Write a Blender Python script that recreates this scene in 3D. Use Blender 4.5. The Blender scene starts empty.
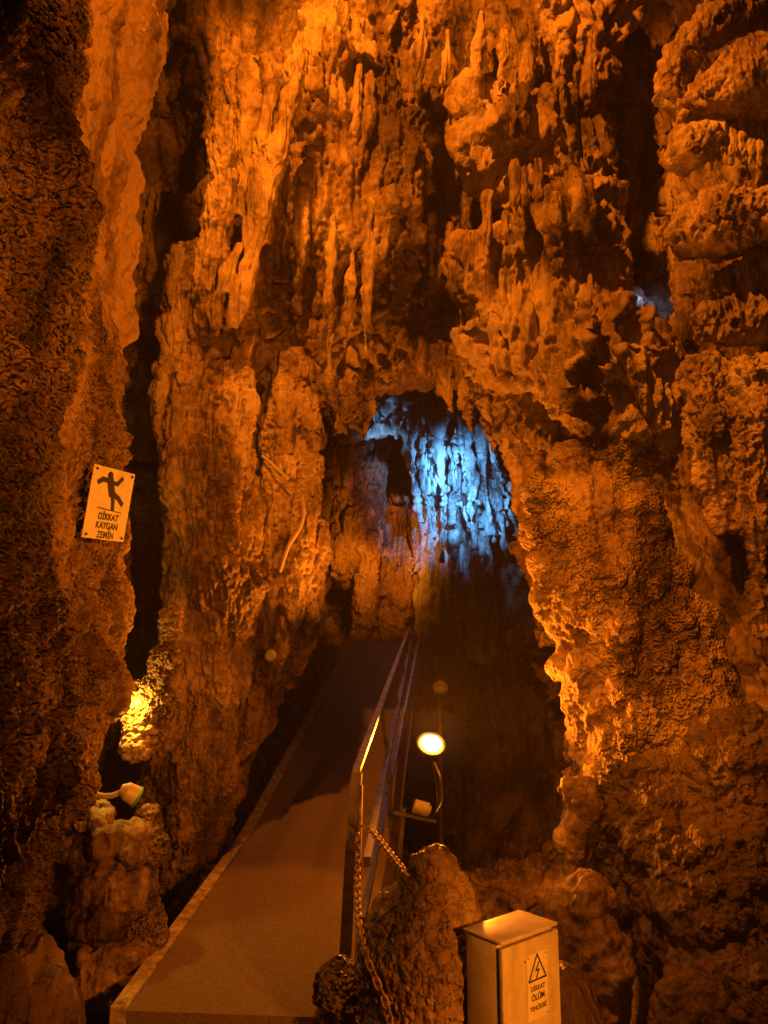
import bpy, bmesh, math, random, time
import numpy as np
from mathutils import Vector, Matrix
T0 = time.time()
random.seed(7)
rng = np.random.default_rng(11)
scene = bpy.context.scene
COL = scene.collection
R = math.radians

# ------------------------------------------------------------------ camera
PITCH = R(10)
CAM = np.array((0.0, 0.0, 1.6))
FW = np.array((0, math.cos(PITCH), math.sin(PITCH)))
UP = np.array((0, -math.sin(PITCH), math.cos(PITCH)))
RT = np.array((1.0, 0, 0))
F = 768.0
def at(px, py, d):
    return CAM + d * (FW + (px - 384) / F * RT + (512 - py) / F * UP)
cd = bpy.data.cameras.new('camera')
cam = bpy.data.objects.new('camera', cd); COL.objects.link(cam)
cam.location = CAM; cam.rotation_euler = (R(90) + PITCH, 0, 0)
cd.sensor_fit = 'VERTICAL'; cd.sensor_height = 36; cd.lens = F / 1024 * 36
cd.clip_start = 0.05; cd.clip_end = 200
scene.camera = cam

# ------------------------------------------------------------------ tags
def tag(o, label=None, cat=None, group=None, kind=None):
    if label: o['label'] = label
    if cat: o['category'] = cat
    if group: o['group'] = group
    if kind: o['kind'] = kind
    return o
def empty(name, loc, label, cat, group=None):
    o = bpy.data.objects.new(name, None); COL.objects.link(o)
    o.location = Vector(loc); o.empty_display_size = 0.1
    return tag(o, label, cat, group)

# ------------------------------------------------------------------ numpy noise
_G = rng.normal(size=(256, 3)).astype(np.float32); _G /= np.linalg.norm(_G, axis=1)[:, None]
_J = rng.random((1024, 3)).astype(np.float32)
def _h(ix, iy, iz, seed):
    h = ix * np.int32(374761393) + iy * np.int32(668265263) + iz * np.int32(1274126177) + np.int32(seed * 7919 + 13)
    h = (h ^ (h >> 13)) * np.int32(1103515245)
    return h ^ (h >> 16)
def pn(P, seed=0):
    P = P.astype(np.float32)
    I = np.floor(P).astype(np.int32); f = P - I
    u = f * f * f * (f * (f * 6 - 15) + 10)
    out = None
    x0, y0, z0 = I[:, 0], I[:, 1], I[:, 2]
    r = []
    for dz in (0, 1):
        for dy in (0, 1):
            for dx in (0, 1):
                g = _G[_h(x0 + dx, y0 + dy, z0 + dz, seed) & 255]
                r.append(g[:, 0] * (f[:, 0] - dx) + g[:, 1] * (f[:, 1] - dy) + g[:, 2] * (f[:, 2] - dz))
    ux, uy, uz = u[:, 0], u[:, 1], u[:, 2]
    a = r[0] + ux * (r[1] - r[0]); b = r[2] + ux * (r[3] - r[2])
    c = r[4] + ux * (r[5] - r[4]); d = r[6] + ux * (r[7] - r[6])
    a = a + uy * (b - a); c = c + uy * (d - c)
    return (a + uz * (c - a)) * 1.5
def fbm(P, s, o, seed=0):
    v = np.zeros(len(P), np.float32); a = 1.0; n = 0
    for i in range(o):
        v += a * pn(P * s, seed + i); n += a; a *= .5; s *= 2.03
    return v / n * 1.4
def worley(P, seed=0):
    P = P.astype(np.float32); I = np.floor(P).astype(np.int32); f = P - I
    m = np.full(len(P), 9, np.float32)
    for dx in (-1, 0, 1):
        for dy in (-1, 0, 1):
            for dz in (-1, 0, 1):
                j = _J[_h(I[:, 0] + dx, I[:, 1] + dy, I[:, 2] + dz, seed) & 1023]
                q = (f[:, 0] - dx - j[:, 0]) ** 2 + (f[:, 1] - dy - j[:, 1]) ** 2 + (f[:, 2] - dz - j[:, 2]) ** 2
                np.minimum(m, q, out=m)
    return np.sqrt(m)
def sstep(a, b, x):
    t = np.clip((x - a) / (b - a), 0, 1); return t * t * (3 - 2 * t)

# ------------------------------------------------------------------ sdf meshing
def smin(a, b, k):
    h = np.maximum(k - np.abs(a - b), 0) / k
    return np.minimum(a, b) - h * h * k * .25
def world_chain(ch):
    return [(at(px, py, d), r * d / F) for (px, py, d, r) in ch]
class Grid:
    def __init__(s, lo, hi, cell):
        s.lo = np.array(lo, float); s.cell = cell
        s.n = np.maximum(np.ceil((np.array(hi) - s.lo) / cell).astype(int) + 1, 3)
        s.ax = [(s.lo[i] + cell * np.arange(s.n[i])).astype(np.float32) for i in range(3)]
        s.v = np.full(s.n, 1e3, np.float32)
    def full(s):
        return s.ax[0][:, None, None], s.ax[1][None, :, None], s.ax[2][None, None, :]
    def seg(s, p0, r0, p1, r1, k, mode='add'):
        m = k * 1.1 + s.cell * 3
        lo = np.minimum(p0 - r0, p1 - r1) - m; hi = np.maximum(p0 + r0, p1 + r1) + m
        i0 = np.clip(np.floor((lo - s.lo) / s.cell).astype(int), 0, s.n); i1 = np.clip(np.ceil((hi - s.lo) / s.cell).astype(int) + 1, 0, s.n)
        if np.any(i1 <= i0): return
        X = s.ax[0][i0[0]:i1[0], None, None]; Y = s.ax[1][None, i0[1]:i1[1], None]; Z = s.ax[2][None, None, i0[2]:i1[2]]
        d = p1 - p0; L2 = max(float(d @ d), 1e-9)
        t = np.clip(((X - p0[0]) * d[0] + (Y - p0[1]) * d[1] + (Z - p0[2]) * d[2]) / L2, 0, 1)
        q = np.sqrt((X - p0[0] - t * d[0]) ** 2 + (Y - p0[1] - t * d[1]) ** 2 + (Z - p0[2] - t * d[2]) ** 2) - (r0 + t * (r1 - r0))
        q = q.astype(np.float32)
        sl = (slice(i0[0], i1[0]), slice(i0[1], i1[1]), slice(i0[2], i1[2]))
        if mode == 'add': s.v[sl] = smin(s.v[sl], q, k)
        else: s.v[sl] = -smin(-s.v[sl], q, k)
    def chain(s, ch, k, mode='add'):
        w = world_chain(ch)
        if len(w) == 1: w = w + w
        for (p0, r0), (p1, r1) in zip(w[:-1], w[1:]): s.seg(p0, r0, p1, r1, k, mode)
    def mesh(s):
        v = s.v; n = v.shape
        ins = v < 0
        cn = tuple(x - 1 for x in n)
        cnt = np.zeros(cn, np.uint8)
        for dx in (0, 1):
            for dy in (0, 1):
                for dz in (0, 1):
                    cnt += ins[dx:dx + cn[0], dy:dy + cn[1], dz:dz + cn[2]]
        act = (cnt > 0) & (cnt < 8)
        idx = np.full(cn, -1, np.int64)
        C = np.argwhere(act); idx[act] = np.arange(len(C))
        acc = np.zeros((len(C), 3), np.float64); num = np.zeros(len(C))
        c8 = {}
        for dx in (0, 1):
            for dy in (0, 1):
                for dz in (0, 1):
                    c8[dx, dy, dz] = v[C[:, 0] + dx, C[:, 1] + dy, C[:, 2] + dz].astype(np.float64)
        for a, b in [((x, y, z), tuple(np.array((x, y, z)) + e)) for e in ((1, 0, 0), (0, 1, 0), (0, 0, 1)) for x in (0, 1) for y in (0, 1) for z in (0, 1) if (np.array((x, y, z)) + e).max() < 2]:
            va, vb = c8[a], c8[b]
            m = (va < 0) != (vb < 0)
            t = np.where(m, va / np.where(m, va - vb, 1), 0)
            pos = np.array(a) + t[:, None] * (np.array(b) - np.array(a))
            acc[m] += pos[m]; num += m
        verts = s.lo + s.cell * (C + acc / num[:, None])
        quads = []
        for axis in range(3):
            o = [i for i in range(3) if i != axis]
            sl0 = [slice(None)] * 3; sl1 = [slice(None)] * 3
            sl0[axis] = slice(0, -1); sl1[axis] = slice(1, None)
            for q in o: sl0[q] = slice(1, -1); sl1[q] = slice(1, -1)
            A = ins[tuple(sl0)]; B = ins[tuple(sl1)]
            E = np.argwhere(A != B)
            if not len(E): continue
            fl = A[E[:, 0], E[:, 1], E[:, 2]]
            base = E.copy()
            for q in o: base[:, q] += 1
            def g(du, dv):
                w = base.copy(); w[:, o[0]] += du; w[:, o[1]] += dv
                return idx[w[:, 0], w[:, 1], w[:, 2]]
            Q = np.stack([g(-1, -1), g(0, -1), g(0, 0), g(-1, 0)], 1)
            flip = fl if axis != 1 else ~fl
            Q[~flip] = Q[~flip][:, ::-1]
            quads.append(Q)
        Q = np.concatenate(quads); Q = Q[(Q >= 0).all(1)]
        return verts, Q
def raw_mesh(name, V, Q):
    me = bpy.data.meshes.new(name)
    me.vertices.add(len(V)); me.vertices.foreach_set('co', np.asarray(V, np.float32).ravel())
    k = Q.shape[1]
    me.loops.add(Q.size); me.loops.foreach_set('vertex_index', Q.astype(np.int32).ravel())
    me.polygons.add(len(Q)); me.polygons.foreach_set('loop_start', np.arange(0, Q.size, k, dtype=np.int32))
    me.polygons.foreach_set('loop_total', np.full(len(Q), k, np.int32))
    me.update(calc_edges=True)
    return me
def subdivide(me, level):
    o = bpy.data.objects.new('tmp', me); COL.objects.link(o)
    m = o.modifiers.new('s', 'SUBSURF'); m.levels = level; m.render_levels = level; m.use_limit_surface = False
    dg = bpy.context.evaluated_depsgraph_get(); dg.update()
    r = bpy.data.meshes.new_from_object(o.evaluated_get(dg))
    bpy.data.objects.remove(o); bpy.data.meshes.remove(me)
    return r
def get(me, what):
    n = len(me.vertices); a = np.empty(n * 3, np.float32)
    if what == 'co': me.vertices.foreach_get('co', a)
    else: me.vertex_normals.foreach_get('vector', a)
    return a.reshape(-1, 3)
def setco(me, V):
    me.vertices.foreach_set('co', np.ascontiguousarray(V, np.float32).ravel()); me.update()

def displacement(P, N, spec, popmask):
    """height along the normal, from a list of (kind, ...) rows"""
    d = np.zeros(len(P), np.float32)
    for row in spec:
        kind, a = row[0], row[1:]
        if kind == 'fbm':                 # scale, amplitude, octaves, seed
            d += a[1] * fbm(P, a[0], a[2], a[3])
        elif kind == 'afbm':              # same, stretched vertically: scale, amplitude, octaves, seed, z-factor
            d += a[1] * fbm(P * np.array((1, 1, a[4]), np.float32), a[0], a[2], a[3])
        elif kind == 'pipe':              # rounded organ-pipe ribs with sharp valleys between: h-scale, v-scale, amplitude, seed
            w = np.stack([pn(P * .8, a[3] + 50), pn(P * .8, a[3] + 51), P[:, 2] * 0], 1) * .2
            n = np.abs(pn((P + w) * np.array((a[0], a[0], a[1]), np.float32), a[3]))
            msk = .35 + .65 * sstep(-.3, .3, pn(P * np.array((.9, .9, .5), np.float32), a[3] + 3))
            d += a[2] * msk * sstep(.98, .6, np.abs(N[:, 2])) * (1.5 * np.minimum(n, .6) ** .6 - .6)
        elif kind == 'fold':              # sharp-crested drapery folds in patches: h-scale, v-scale, amplitude, seed
            w = np.stack([pn(P * .9, a[3] + 50), pn(P * .9, a[3] + 51), P[:, 2] * 0], 1) * .25
            n = pn((P + w) * np.array((a[0], a[0], a[1]), np.float32), a[3])
            r = np.clip(1 - 2.6 * np.abs(n), -.6, 1)
            msk = sstep(-.35, .25, pn(P * np.array((1.1, 1.1, .6), np.float32), a[3] + 3))
            d += a[2] * msk * sstep(.97, .6, np.abs(N[:, 2])) * (np.where(r > 0, r ** 1.5, r * .8) - .25)
        elif kind == 'flute':             # vertical drapery folds: h-scale, v-scale, amplitude, seed
            w = np.stack([pn(P * 1.3, a[3] + 50), pn(P * 1.3, a[3] + 51), pn(P * 1.1, a[3] + 52)], 1) * .16
            q = (P + w) * np.array((a[0], a[0], a[1]), np.float32)
            n = pn(q, a[3]); n2 = pn(q * 2.1 + 7, a[3] + 1)
            steep = sstep(.97, .6, np.abs(N[:, 2]))
            d += a[2] * steep * ((1 - 2.2 * np.abs(n)) + .5 * (1 - 2.2 * np.abs(n2)) - .6)
        elif kind == 'pop':               # cave popcorn: scale, amplitude, seed, [always]
            f = worley(P * a[0] + .25 * np.stack([pn(P * a[0] * 2, 5)] * 3, 1), a[2])
            b = np.sqrt(np.clip(1 - (f / .75) ** 2, 0, 1))
            m = popmask if len(a) < 4 else 1
            d += a[1] * m * (b - .4)
        elif kind == 'ledge':             # overhanging drip ledges: v-scale, amplitude, seed
            q = P[:, 2] * a[0] + 1.1 * fbm(P, .9, 3, a[2])
            t = q - np.floor(q)
            d += a[1] * (t ** 2.2 * sstep(1, .9, t)) * sstep(-.3, .35, pn(P * 1.2, a[2] + 9))
        elif kind == 'pit':               # scattered holes: scale, amplitude, seed
            f = worley(P * a[0], a[2])
            d -= a[1] * sstep(.32, .05, f) * sstep(.0, .3, pn(P * a[0] * .3, a[2] + 3))
    return d

ROCK_POLYS = [0]
def rock(name, chains, spec, mat, cell=None, k=None, carve=(), base=None, lo=None, hi=None, level=2, pop=None, ck=.08, after=()):
    d = np.mean([c[2] for ch in chains for c in ch]) if chains else 5
    if cell is None: cell = d * 4.2 / F
    if lo is None:
        W = [w for ch in chains for w in world_chain(ch)]
        rr = np.array([w[1] for w in W]); pp = np.array([w[0] for w in W])
        pad = cell * 4 + (k or .1) * .3
        lo = (pp - rr[:, None]).min(0) - pad; hi = (pp + rr[:, None]).max(0) + pad
    g = Grid(lo, hi, cell)
    if base is not None: g.v[:] = base(*g.full())
    if k is None: k = cell * 4
    for ch in chains: g.chain(ch, k)
    for ch in carve: g.chain(ch, ck, 'carve')
    for ch in after: g.chain(ch, k)
    V, Q = g.mesh()
    me = raw_mesh(name, V, Q)
    if level: me = subdivide(me, level)
    P = get(me, 'co'); N = get(me, 'no')
    pm = np.zeros(len(P), np.float32) if pop is None else (pop(P) if callable(pop) else (pop * (.25 + .75 * sstep(-.25, .2, pn(P * np.array((1.7, 1.7, 1.1), np.float32), 201)))).astype(np.float32))
    big = [r for r in spec if r[0] in ('fbm', 'ledge') and (r[0] == 'ledge' or r[1] < 5)]
    rest = [r for r in spec if r not in big]
    if big:
        P = P + N * displacement(P, N, big, pm)[:, None]; setco(me, P); N = get(me, 'no')
    if rest:
        P = P + N * displacement(P, N, rest, pm)[:, None]
    org = np.array(((P[:, 0].min() + P[:, 0].max()) / 2, (P[:, 1].min() + P[:, 1].max()) / 2, P[:, 2].min()))
    setco(me, P - org)
    at_ = me.attributes.new('popcorn', 'FLOAT', 'POINT'); at_.data.foreach_set('value', pm)
    me.polygons.foreach_set('use_smooth', np.ones(len(me.polygons), bool))
    me.materials.append(mat)
    o = bpy.data.objects.new(name, me); o.location = org; COL.objects.link(o)
    ROCK_POLYS[0] += len(me.polygons)
    return o

# ------------------------------------------------------------------ materials
def nodes(name):
    m = bpy.data.materials.new(name); m.use_nodes = True
    nt = m.node_tree; b = nt.nodes['Principled BSDF']
    return m, nt, b
def N_(nt, t, **kw):
    n = nt.nodes.new(t)
    for k_, v in kw.items():
        if k_ in n.inputs.keys() if hasattr(n.inputs, 'keys') else False: n.inputs[k_].default_value = v
        else: setattr(n, k_, v)
    return n
def ramp(nt, fac, stops):
    r = nt.nodes.new('ShaderNodeValToRGB'); e = r.color_ramp.elements
    while len(e) < len(stops): e.new(.5)
    for el, (p, c) in zip(e, stops): el.position = p; el.color = (*c, 1) if len(c) == 3 else c
    nt.links.new(fac, r.inputs[0]); return r
def rock_mat(name, dark, mid, light, rough=.62, grain=.012, fine=.004, spec=.4, smooth_shift=0):
    m, nt, b = nodes(name); L = nt.links.new
    geo = nt.nodes.new('ShaderNodeNewGeometry')
    P = geo.outputs['Position']
    mp = nt.nodes.new('ShaderNodeMapping'); mp.inputs['Scale'].default_value = (1, 1, .35); L(P, mp.inputs[0])
    n1 = N_(nt, 'ShaderNodeTexNoise'); n1.inputs['Scale'].default_value = 2.3; n1.inputs['Detail'].default_value = 4; n1.inputs['Roughness'].default_value = .62
    L(mp.outputs[0], n1.inputs['Vector'])
    n2 = N_(nt, 'ShaderNodeTexNoise'); n2.inputs['Scale'].default_value = 21; n2.inputs['Detail'].default_value = 3; L(P, n2.inputs['Vector'])
    n0 = N_(nt, 'ShaderNodeTexNoise'); n0.inputs['Scale'].default_value = .9; n0.inputs['Detail'].default_value = 2; L(P, n0.inputs['Vector'])
    ma = nt.nodes.new('ShaderNodeMath'); ma.operation = 'MULTIPLY_ADD'; L(n0.outputs[0], ma.inputs[0]); ma.inputs[1].default_value = .7; L(n1.outputs[0], ma.inputs[2])
    mb_ = nt.nodes.new('ShaderNodeMath'); mb_.operation = 'SUBTRACT'; L(ma.outputs[0], mb_.inputs[0]); mb_.inputs[1].default_value = .35
    mx = nt.nodes.new('ShaderNodeMath'); mx.operation = 'MULTIPLY_ADD'; L(n2.outputs[0], mx.inputs[0]); mx.inputs[1].default_value = .28; L(mb_.outputs[0], mx.inputs[2])
    at0 = nt.nodes.new('ShaderNodeAttribute'); at0.attribute_name = 'popcorn'
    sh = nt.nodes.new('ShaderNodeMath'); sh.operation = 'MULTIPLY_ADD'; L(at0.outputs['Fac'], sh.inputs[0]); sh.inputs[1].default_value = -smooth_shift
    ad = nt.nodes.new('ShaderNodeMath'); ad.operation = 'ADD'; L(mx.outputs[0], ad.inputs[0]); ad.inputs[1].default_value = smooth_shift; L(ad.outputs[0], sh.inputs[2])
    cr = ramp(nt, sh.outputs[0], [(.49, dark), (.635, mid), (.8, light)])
    L(cr.outputs[0], b.inputs['Base Color'])
    rr = nt.nodes.new('ShaderNodeMapRange'); L(n1.outputs[0], rr.inputs[0]); rr.inputs[1].default_value = .35; rr.inputs[2].default_value = .65
    rr.inputs[3].default_value = rough - .22; rr.inputs[4].default_value = rough + .2; L(rr.outputs[0], b.inputs['Roughness'])
    b.inputs['Specular IOR Level'].default_value = spec
    # bump: mineral grain, fine vertical streaks and, where the wall carries it, popcorn
    v = N_(nt, 'ShaderNodeTexVoronoi'); v.inputs['Scale'].default_value = 52; v.feature = 'F1'; L(P, v.inputs['Vector'])
    at_ = nt.nodes.new('ShaderNodeAttribute'); at_.attribute_name = 'popcorn'
    def math_(op, a, b_, c=None):
        q = nt.nodes.new('ShaderNodeMath'); q.operation = op
        for i_, x_ in enumerate((a, b_, c)):
            if x_ is None: continue
            if isinstance(x_, (int, float)): q.inputs[i_].default_value = x_
            else: L(x_, q.inputs[i_])
        return q.outputs[0]
    pv = math_('MULTIPLY', math_('MULTIPLY', v.outputs['Distance'], at_.outputs['Fac']), -grain)
    n3 = N_(nt, 'ShaderNodeTexNoise'); n3.inputs['Scale'].default_value = 55; n3.inputs['Detail'].default_value = 4; n3.inputs['Roughness'].default_value = .7; L(P, n3.inputs['Vector'])
    n4 = N_(nt, 'ShaderNodeTexNoise'); n4.inputs['Scale'].default_value = 30; n4.inputs['Detail'].default_value = 3
    mp2 = nt.nodes.new('ShaderNodeMapping'); mp2.inputs['Scale'].default_value = (1, 1, .2); L(P, mp2.inputs[0]); L(mp2.outputs[0], n4.inputs['Vector'])
    h = math_('MULTIPLY_ADD', n3.outputs[0], fine * 2.6, pv)
    h = math_('MULTIPLY_ADD', n4.outputs[0], fine * 7, h)
    b3 = nt.nodes.new('ShaderNodeBump'); b3.inputs['Strength'].default_value = 1; b3.inputs['Distance'].default_value = 1; L(h, b3.inputs['Height'])
    L(b3.outputs[0], b.inputs['Normal'])
    return m
M = {}
M['rock'] = rock_mat('cave_rock', (.055, .032, .021), (.22, .148, .095), (.46, .35, .24))
M['flow'] = rock_mat('flowstone', (.08, .048, .031), (.29, .2, .13), (.54, .42, .30), rough=.5, spec=.5)
M['popcorn'] = rock_mat('popcorn_rock', (.06, .036, .025), (.22, .148, .1), (.44, .33, .235), grain=.04)
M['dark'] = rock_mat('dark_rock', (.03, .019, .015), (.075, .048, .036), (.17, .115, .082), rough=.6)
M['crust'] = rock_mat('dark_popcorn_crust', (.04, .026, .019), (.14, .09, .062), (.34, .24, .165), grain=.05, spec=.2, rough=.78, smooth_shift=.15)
M['shade_floor'] = rock_mat('shade_dark_floor', (.015, .011, .009), (.035, .026, .02), (.07, .052, .04), rough=.55)  # near-black floor rock: the pit's shade is put into this colour
M['calcite'] = rock_mat('white_calcite', (.07, .065, .06), (.33, .33, .32), (.75, .75, .72), rough=.45, spec=.5)
def plain(name, col, rough=.5, metal=0, bump=0, bscale=80, var=.12, emit=None, scale=9, zs=1):
    m, nt, b = nodes(name); L = nt.links.new
    tc = nt.nodes.new('ShaderNodeTexCoord')
    n = nt.nodes.new('ShaderNodeTexNoise'); n.inputs['Scale'].default_value = scale; n.inputs['Detail'].default_value = 7; n.inputs['Roughness'].default_value = .65; mpz = nt.nodes.new('ShaderNodeMapping'); mpz.inputs['Scale'].default_value = (1, 1, zs); L(tc.outputs['Object'], mpz.inputs[0]); L(mpz.outputs[0], n.inputs['Vector'])
    lo = tuple(c * (1 - 2.2 * var) for c in col); hi = tuple(min(1, c * (1 + var)) for c in col)
    cr = ramp(nt, n.outputs[0], [(.33, lo), (.62, hi)]); L(cr.outputs[0], b.inputs['Base Color'])
    r2 = nt.nodes.new('ShaderNodeMapRange'); L(n.outputs[0], r2.inputs[0]); r2.inputs[1].default_value = .3; r2.inputs[2].default_value = .7
    r2.inputs[3].default_value = min(1, rough + .12); r2.inputs[4].default_value = max(.05, rough - .1); L(r2.outputs[0], b.inputs['Roughness'])
    b.inputs['Metallic'].default_value = metal
    if bump:
        n2 = nt.nodes.new('ShaderNodeTexNoise'); n2.inputs['Scale'].default_value = bscale; n2.inputs['Detail'].default_value = 5; L(tc.outputs['Object'], n2.inputs['Vector'])
        bp = nt.nodes.new('ShaderNodeBump'); bp.inputs['Distance'].default_value = bump; bp.inputs['Strength'].default_value = 1; L(n2.outputs[0], bp.inputs['Height']); L(bp.outputs[0], b.inputs['Normal'])
    if emit:
        b.inputs['Emission Color'].default_value = (*emit[0], 1); b.inputs['Emission Strength'].default_value = emit[1]
    return m
M['concrete'] = plain('ramp_concrete', (.15, .11, .086), .78, 0, .006, 120, .12, scale=60)
M['kerb'] = plain('kerb_concrete', (.34, .28, .21), .8, 0, .006, 50, .3, scale=20)
M['steel'] = plain('worn_steel', (.45, .43, .4), .38, .9, .0006, 90, .25)
M['darksteel'] = plain('dark_steel', (.12, .11, .1), .5, .6, .001, 60, .3)
M['rust'] = plain('rusty_iron', (.33, .22, .14), .65, .5, .002, 120, .35)
M['sign'] = plain('white_sign_plate', (.78, .77, .74), .45, 0, 0, 1, .09, scale=14)
M['ink'] = plain('black_print', (.03, .03, .03), .5, 0, 0, 1, .1)
M['box'] = plain('grey_enamel', (.58, .55, .5), .5, 0, .0008, 40, .12, scale=12, zs=.6)
M['gasket'] = plain('black_rubber', (.03, .03, .03), .7)
M['plastic'] = plain('cream_plastic', (.55, .5, .4), .5, 0, .0005, 40, .15)
M['green'] = plain('green_plastic', (.08, .4, .2), .4)
M['cable'] = plain('pale_cable', (.5, .45, .38), .5)
M['blackcable'] = plain('black_cable', (.05, .045, .04), .5)
M['lens_glow'] = plain('lit_lens', (.9, .8, .6), .3, emit=((1, .40, .02), 2.2))
M['bulb_glow'] = plain('lit_bulb', (.9, .8, .6), .3, emit=((1, .6, .16), 60))
M['lens_small'] = plain('small_lit_lens', (.9, .8, .6), .3, emit=((1, .5, .08), 4))

# ------------------------------------------------------------------ the cave itself
def smaxn(a, b, k): return -smin(-a, -b, k)
def cave_base(X, Y, Z):
    v = X * 0 + Y * 0 + Z - 9.0                        # void: chamber
    v = smaxn(v, -(Z + 3.2) + 0 * X, .6)
    v = smaxn(v, (-3.1 - X) + 0 * Y, .6)
    v = smaxn(v, X - (3.0 - (Y - 4) * .40), .7)
    v = smaxn(v, Y - (7.0 - .18 * (Z - 1.6)), .5)
    return (-v).astype(np.float32)
front_spec = [('fbm', .8, .25, 2, 1), ('ledge', 1.0, .2, 8), ('afbm', 2.4, .13, 3, 5, .45), ('pipe', 2.6, .22, .20, 20), ('pipe', 6.0, .42, .11, 26), ('fold', 9, .6, .05, 28), ('pipe', 14, 1.0, .055, 30), ('pipe', 30, 2.2, .02, 32), ('afbm', 9, .05, 3, 40, .5), ('fbm', 22, .022, 2, 42), ('pit', 5, .07, 61)]
def pop_front(P): return sstep(.0, .5, pn(P * .8, 77)) * sstep(4.5, 2.5, P[:, 2])
cw = rock('cave_wall',
    [[(500, 140, 6.4, 48), (565, 165, 6.1, 42)], [(500, 280, 6.2, 50), (575, 240, 6.0, 36), (585, 310, 5.9, 34)], [(520, 350, 6.0, 50), (590, 370, 5.8, 45), (650, 400, 5.3, 45)],
     [(350, 120, 6.9, 70), (350, 300, 6.7, 60)], [(330, 350, 6.5, 40), (345, 420, 6.6, 24)], [(560, 60, 6.6, 60)], [(268, 140, 6.7, 48), (262, 320, 6.4, 48)]],
    front_spec, M['rock'], cell=.06, k=.35, ck=.25,
    carve=[[(424, 455, 6.5, 70), (446, 448, 6.4, 84), (480, 470, 6.3, 76), (430, 560, 7.0, 95), (470, 700, 6.8, 110), (480, 860, 6.2, 110)],
           [(415, 508, 8.2, 155), (420, 508, 10.5, 160), (425, 515, 12.8, 155)], [(470, 680, 9, 150), (480, 740, 7.5, 150)], [(470, 780, 9.5, 150), (440, 760, 12.5, 140)],
           [(432, 140, 7.1, 34), (438, 235, 7.15, 50), (438, 305, 7.1, 44)], [(436, 140, 7.7, 40), (438, 300, 7.8, 44)], [(640, 60, 5.8, 18), (640, 150, 6.2, 36), (642, 250, 6.3, 38), (638, 325, 6.3, 33)], [(640, 150, 7, 36), (640, 320, 7, 34)], [(630, 316, 7.2, 17), (627, 316, 8.4, 26)],
           [(330, 720, 7, 120), (360, 660, 9, 120), (380, 650, 11, 90)], [(672, 530, 5.4, 36), (692, 600, 5.3, 58), (730, 680, 5.2, 58)], [(640, 470, 5.9, 14), (640, 520, 5.8, 20)],
           [(178, 20, 6.4, 34), (176, 150, 6.3, 32), (158, 240, 6.0, 22)], [(178, 20, 7.2, 36), (176, 170, 7.0, 34)], [(690, 395, 4.85, 5), (690, 520, 4.9, 7)]],
    after=[[(528, 370, 6.4, 14), (552, 420, 6.2, 22), (555, 500, 6.2, 22), (552, 620, 6.0, 28)], [(345, 440, 13.2, 20), (350, 560, 13, 26)], [(392, 515, 13.3, 24), (398, 600, 13, 24)], [(400, 400, 13.2, 20), (440, 410, 13, 24), (480, 420, 12.8, 30)]],
    base=cave_base, lo=(-3.8, 1.4, -3.8), hi=(3.2, 15.2, 9.2), level=2, pop=pop_front)
tag(cw, kind='structure', label='fluted orange-lit limestone cave wall with the passage mouth')
def rear_base(X, Y, Z):
    v = X * 0 + Y * 0 + Z - 9.0
    v = smaxn(v, -(Z + .02) + 0 * X, .4); v = smaxn(v, (-3.4 - X) + 0 * Y, 1.); v = smaxn(v, X - 3.2 + 0 * Y, 1.); v = smaxn(v, -5 - Y + 0 * X, 1.5); v = smaxn(v, Y - 2.6 + 0 * X, .1)
    sh = (-v).astype(np.float32)
    return np.maximum(sh, (Y - 1.7 + 0 * X + 0 * Z).astype(np.float32))
rw = rock('cave_chamber', [], [('fbm', .6, .3, 4, 3), ('flute', 3, .5, .08, 23)], M['dark'], cell=.2, k=.3, base=rear_base, lo=(-4.2, -6, -.9), hi=(4.0, 2.2, 9.9), level=1)
tag(rw, kind='structure', label='rough rock chamber around the viewpoint')

def left_base(X, Y, Z):
    xl = -1.02 - .165 * (Y - 2) - .27 * sstep(1.25, .55, Z)
    v = X - xl + 0 * Z
    v = smaxn(v, Y - 3.95 - .0 * Z + 0 * X, .35)
    v = smaxn(v, -2.0 - X + 0 * Y, .1)
    v = smaxn(v, .6 - Y + 0 * X, .1)
    v = smaxn(v, -.9 - Z + 0 * X, .1)
    return v.astype(np.float32)
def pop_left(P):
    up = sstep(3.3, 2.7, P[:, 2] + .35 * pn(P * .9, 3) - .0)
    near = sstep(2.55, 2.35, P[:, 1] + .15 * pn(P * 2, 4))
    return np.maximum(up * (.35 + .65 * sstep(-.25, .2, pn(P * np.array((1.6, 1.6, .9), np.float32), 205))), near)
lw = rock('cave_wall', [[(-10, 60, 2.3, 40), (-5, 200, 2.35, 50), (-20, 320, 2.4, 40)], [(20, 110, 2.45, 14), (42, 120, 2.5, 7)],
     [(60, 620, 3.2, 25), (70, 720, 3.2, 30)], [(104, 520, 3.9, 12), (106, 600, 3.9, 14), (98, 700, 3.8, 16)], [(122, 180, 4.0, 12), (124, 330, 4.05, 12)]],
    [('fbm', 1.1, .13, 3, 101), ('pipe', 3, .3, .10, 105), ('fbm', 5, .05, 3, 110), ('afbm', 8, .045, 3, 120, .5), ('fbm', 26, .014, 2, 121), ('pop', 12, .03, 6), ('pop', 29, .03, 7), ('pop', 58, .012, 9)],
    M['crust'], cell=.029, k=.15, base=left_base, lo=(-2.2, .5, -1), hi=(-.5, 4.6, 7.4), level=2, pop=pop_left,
    carve=[[(40, 640, 2.75, 12), (30, 720, 2.7, 18), (30, 850, 2.8, 22)], [(58, 20, 3.0, 7), (66, 22, 3.1, 4)]], ck=.1)
tag(lw, kind='structure', label='near left cave wall crusted with popcorn grains, carrying the sign')

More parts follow.
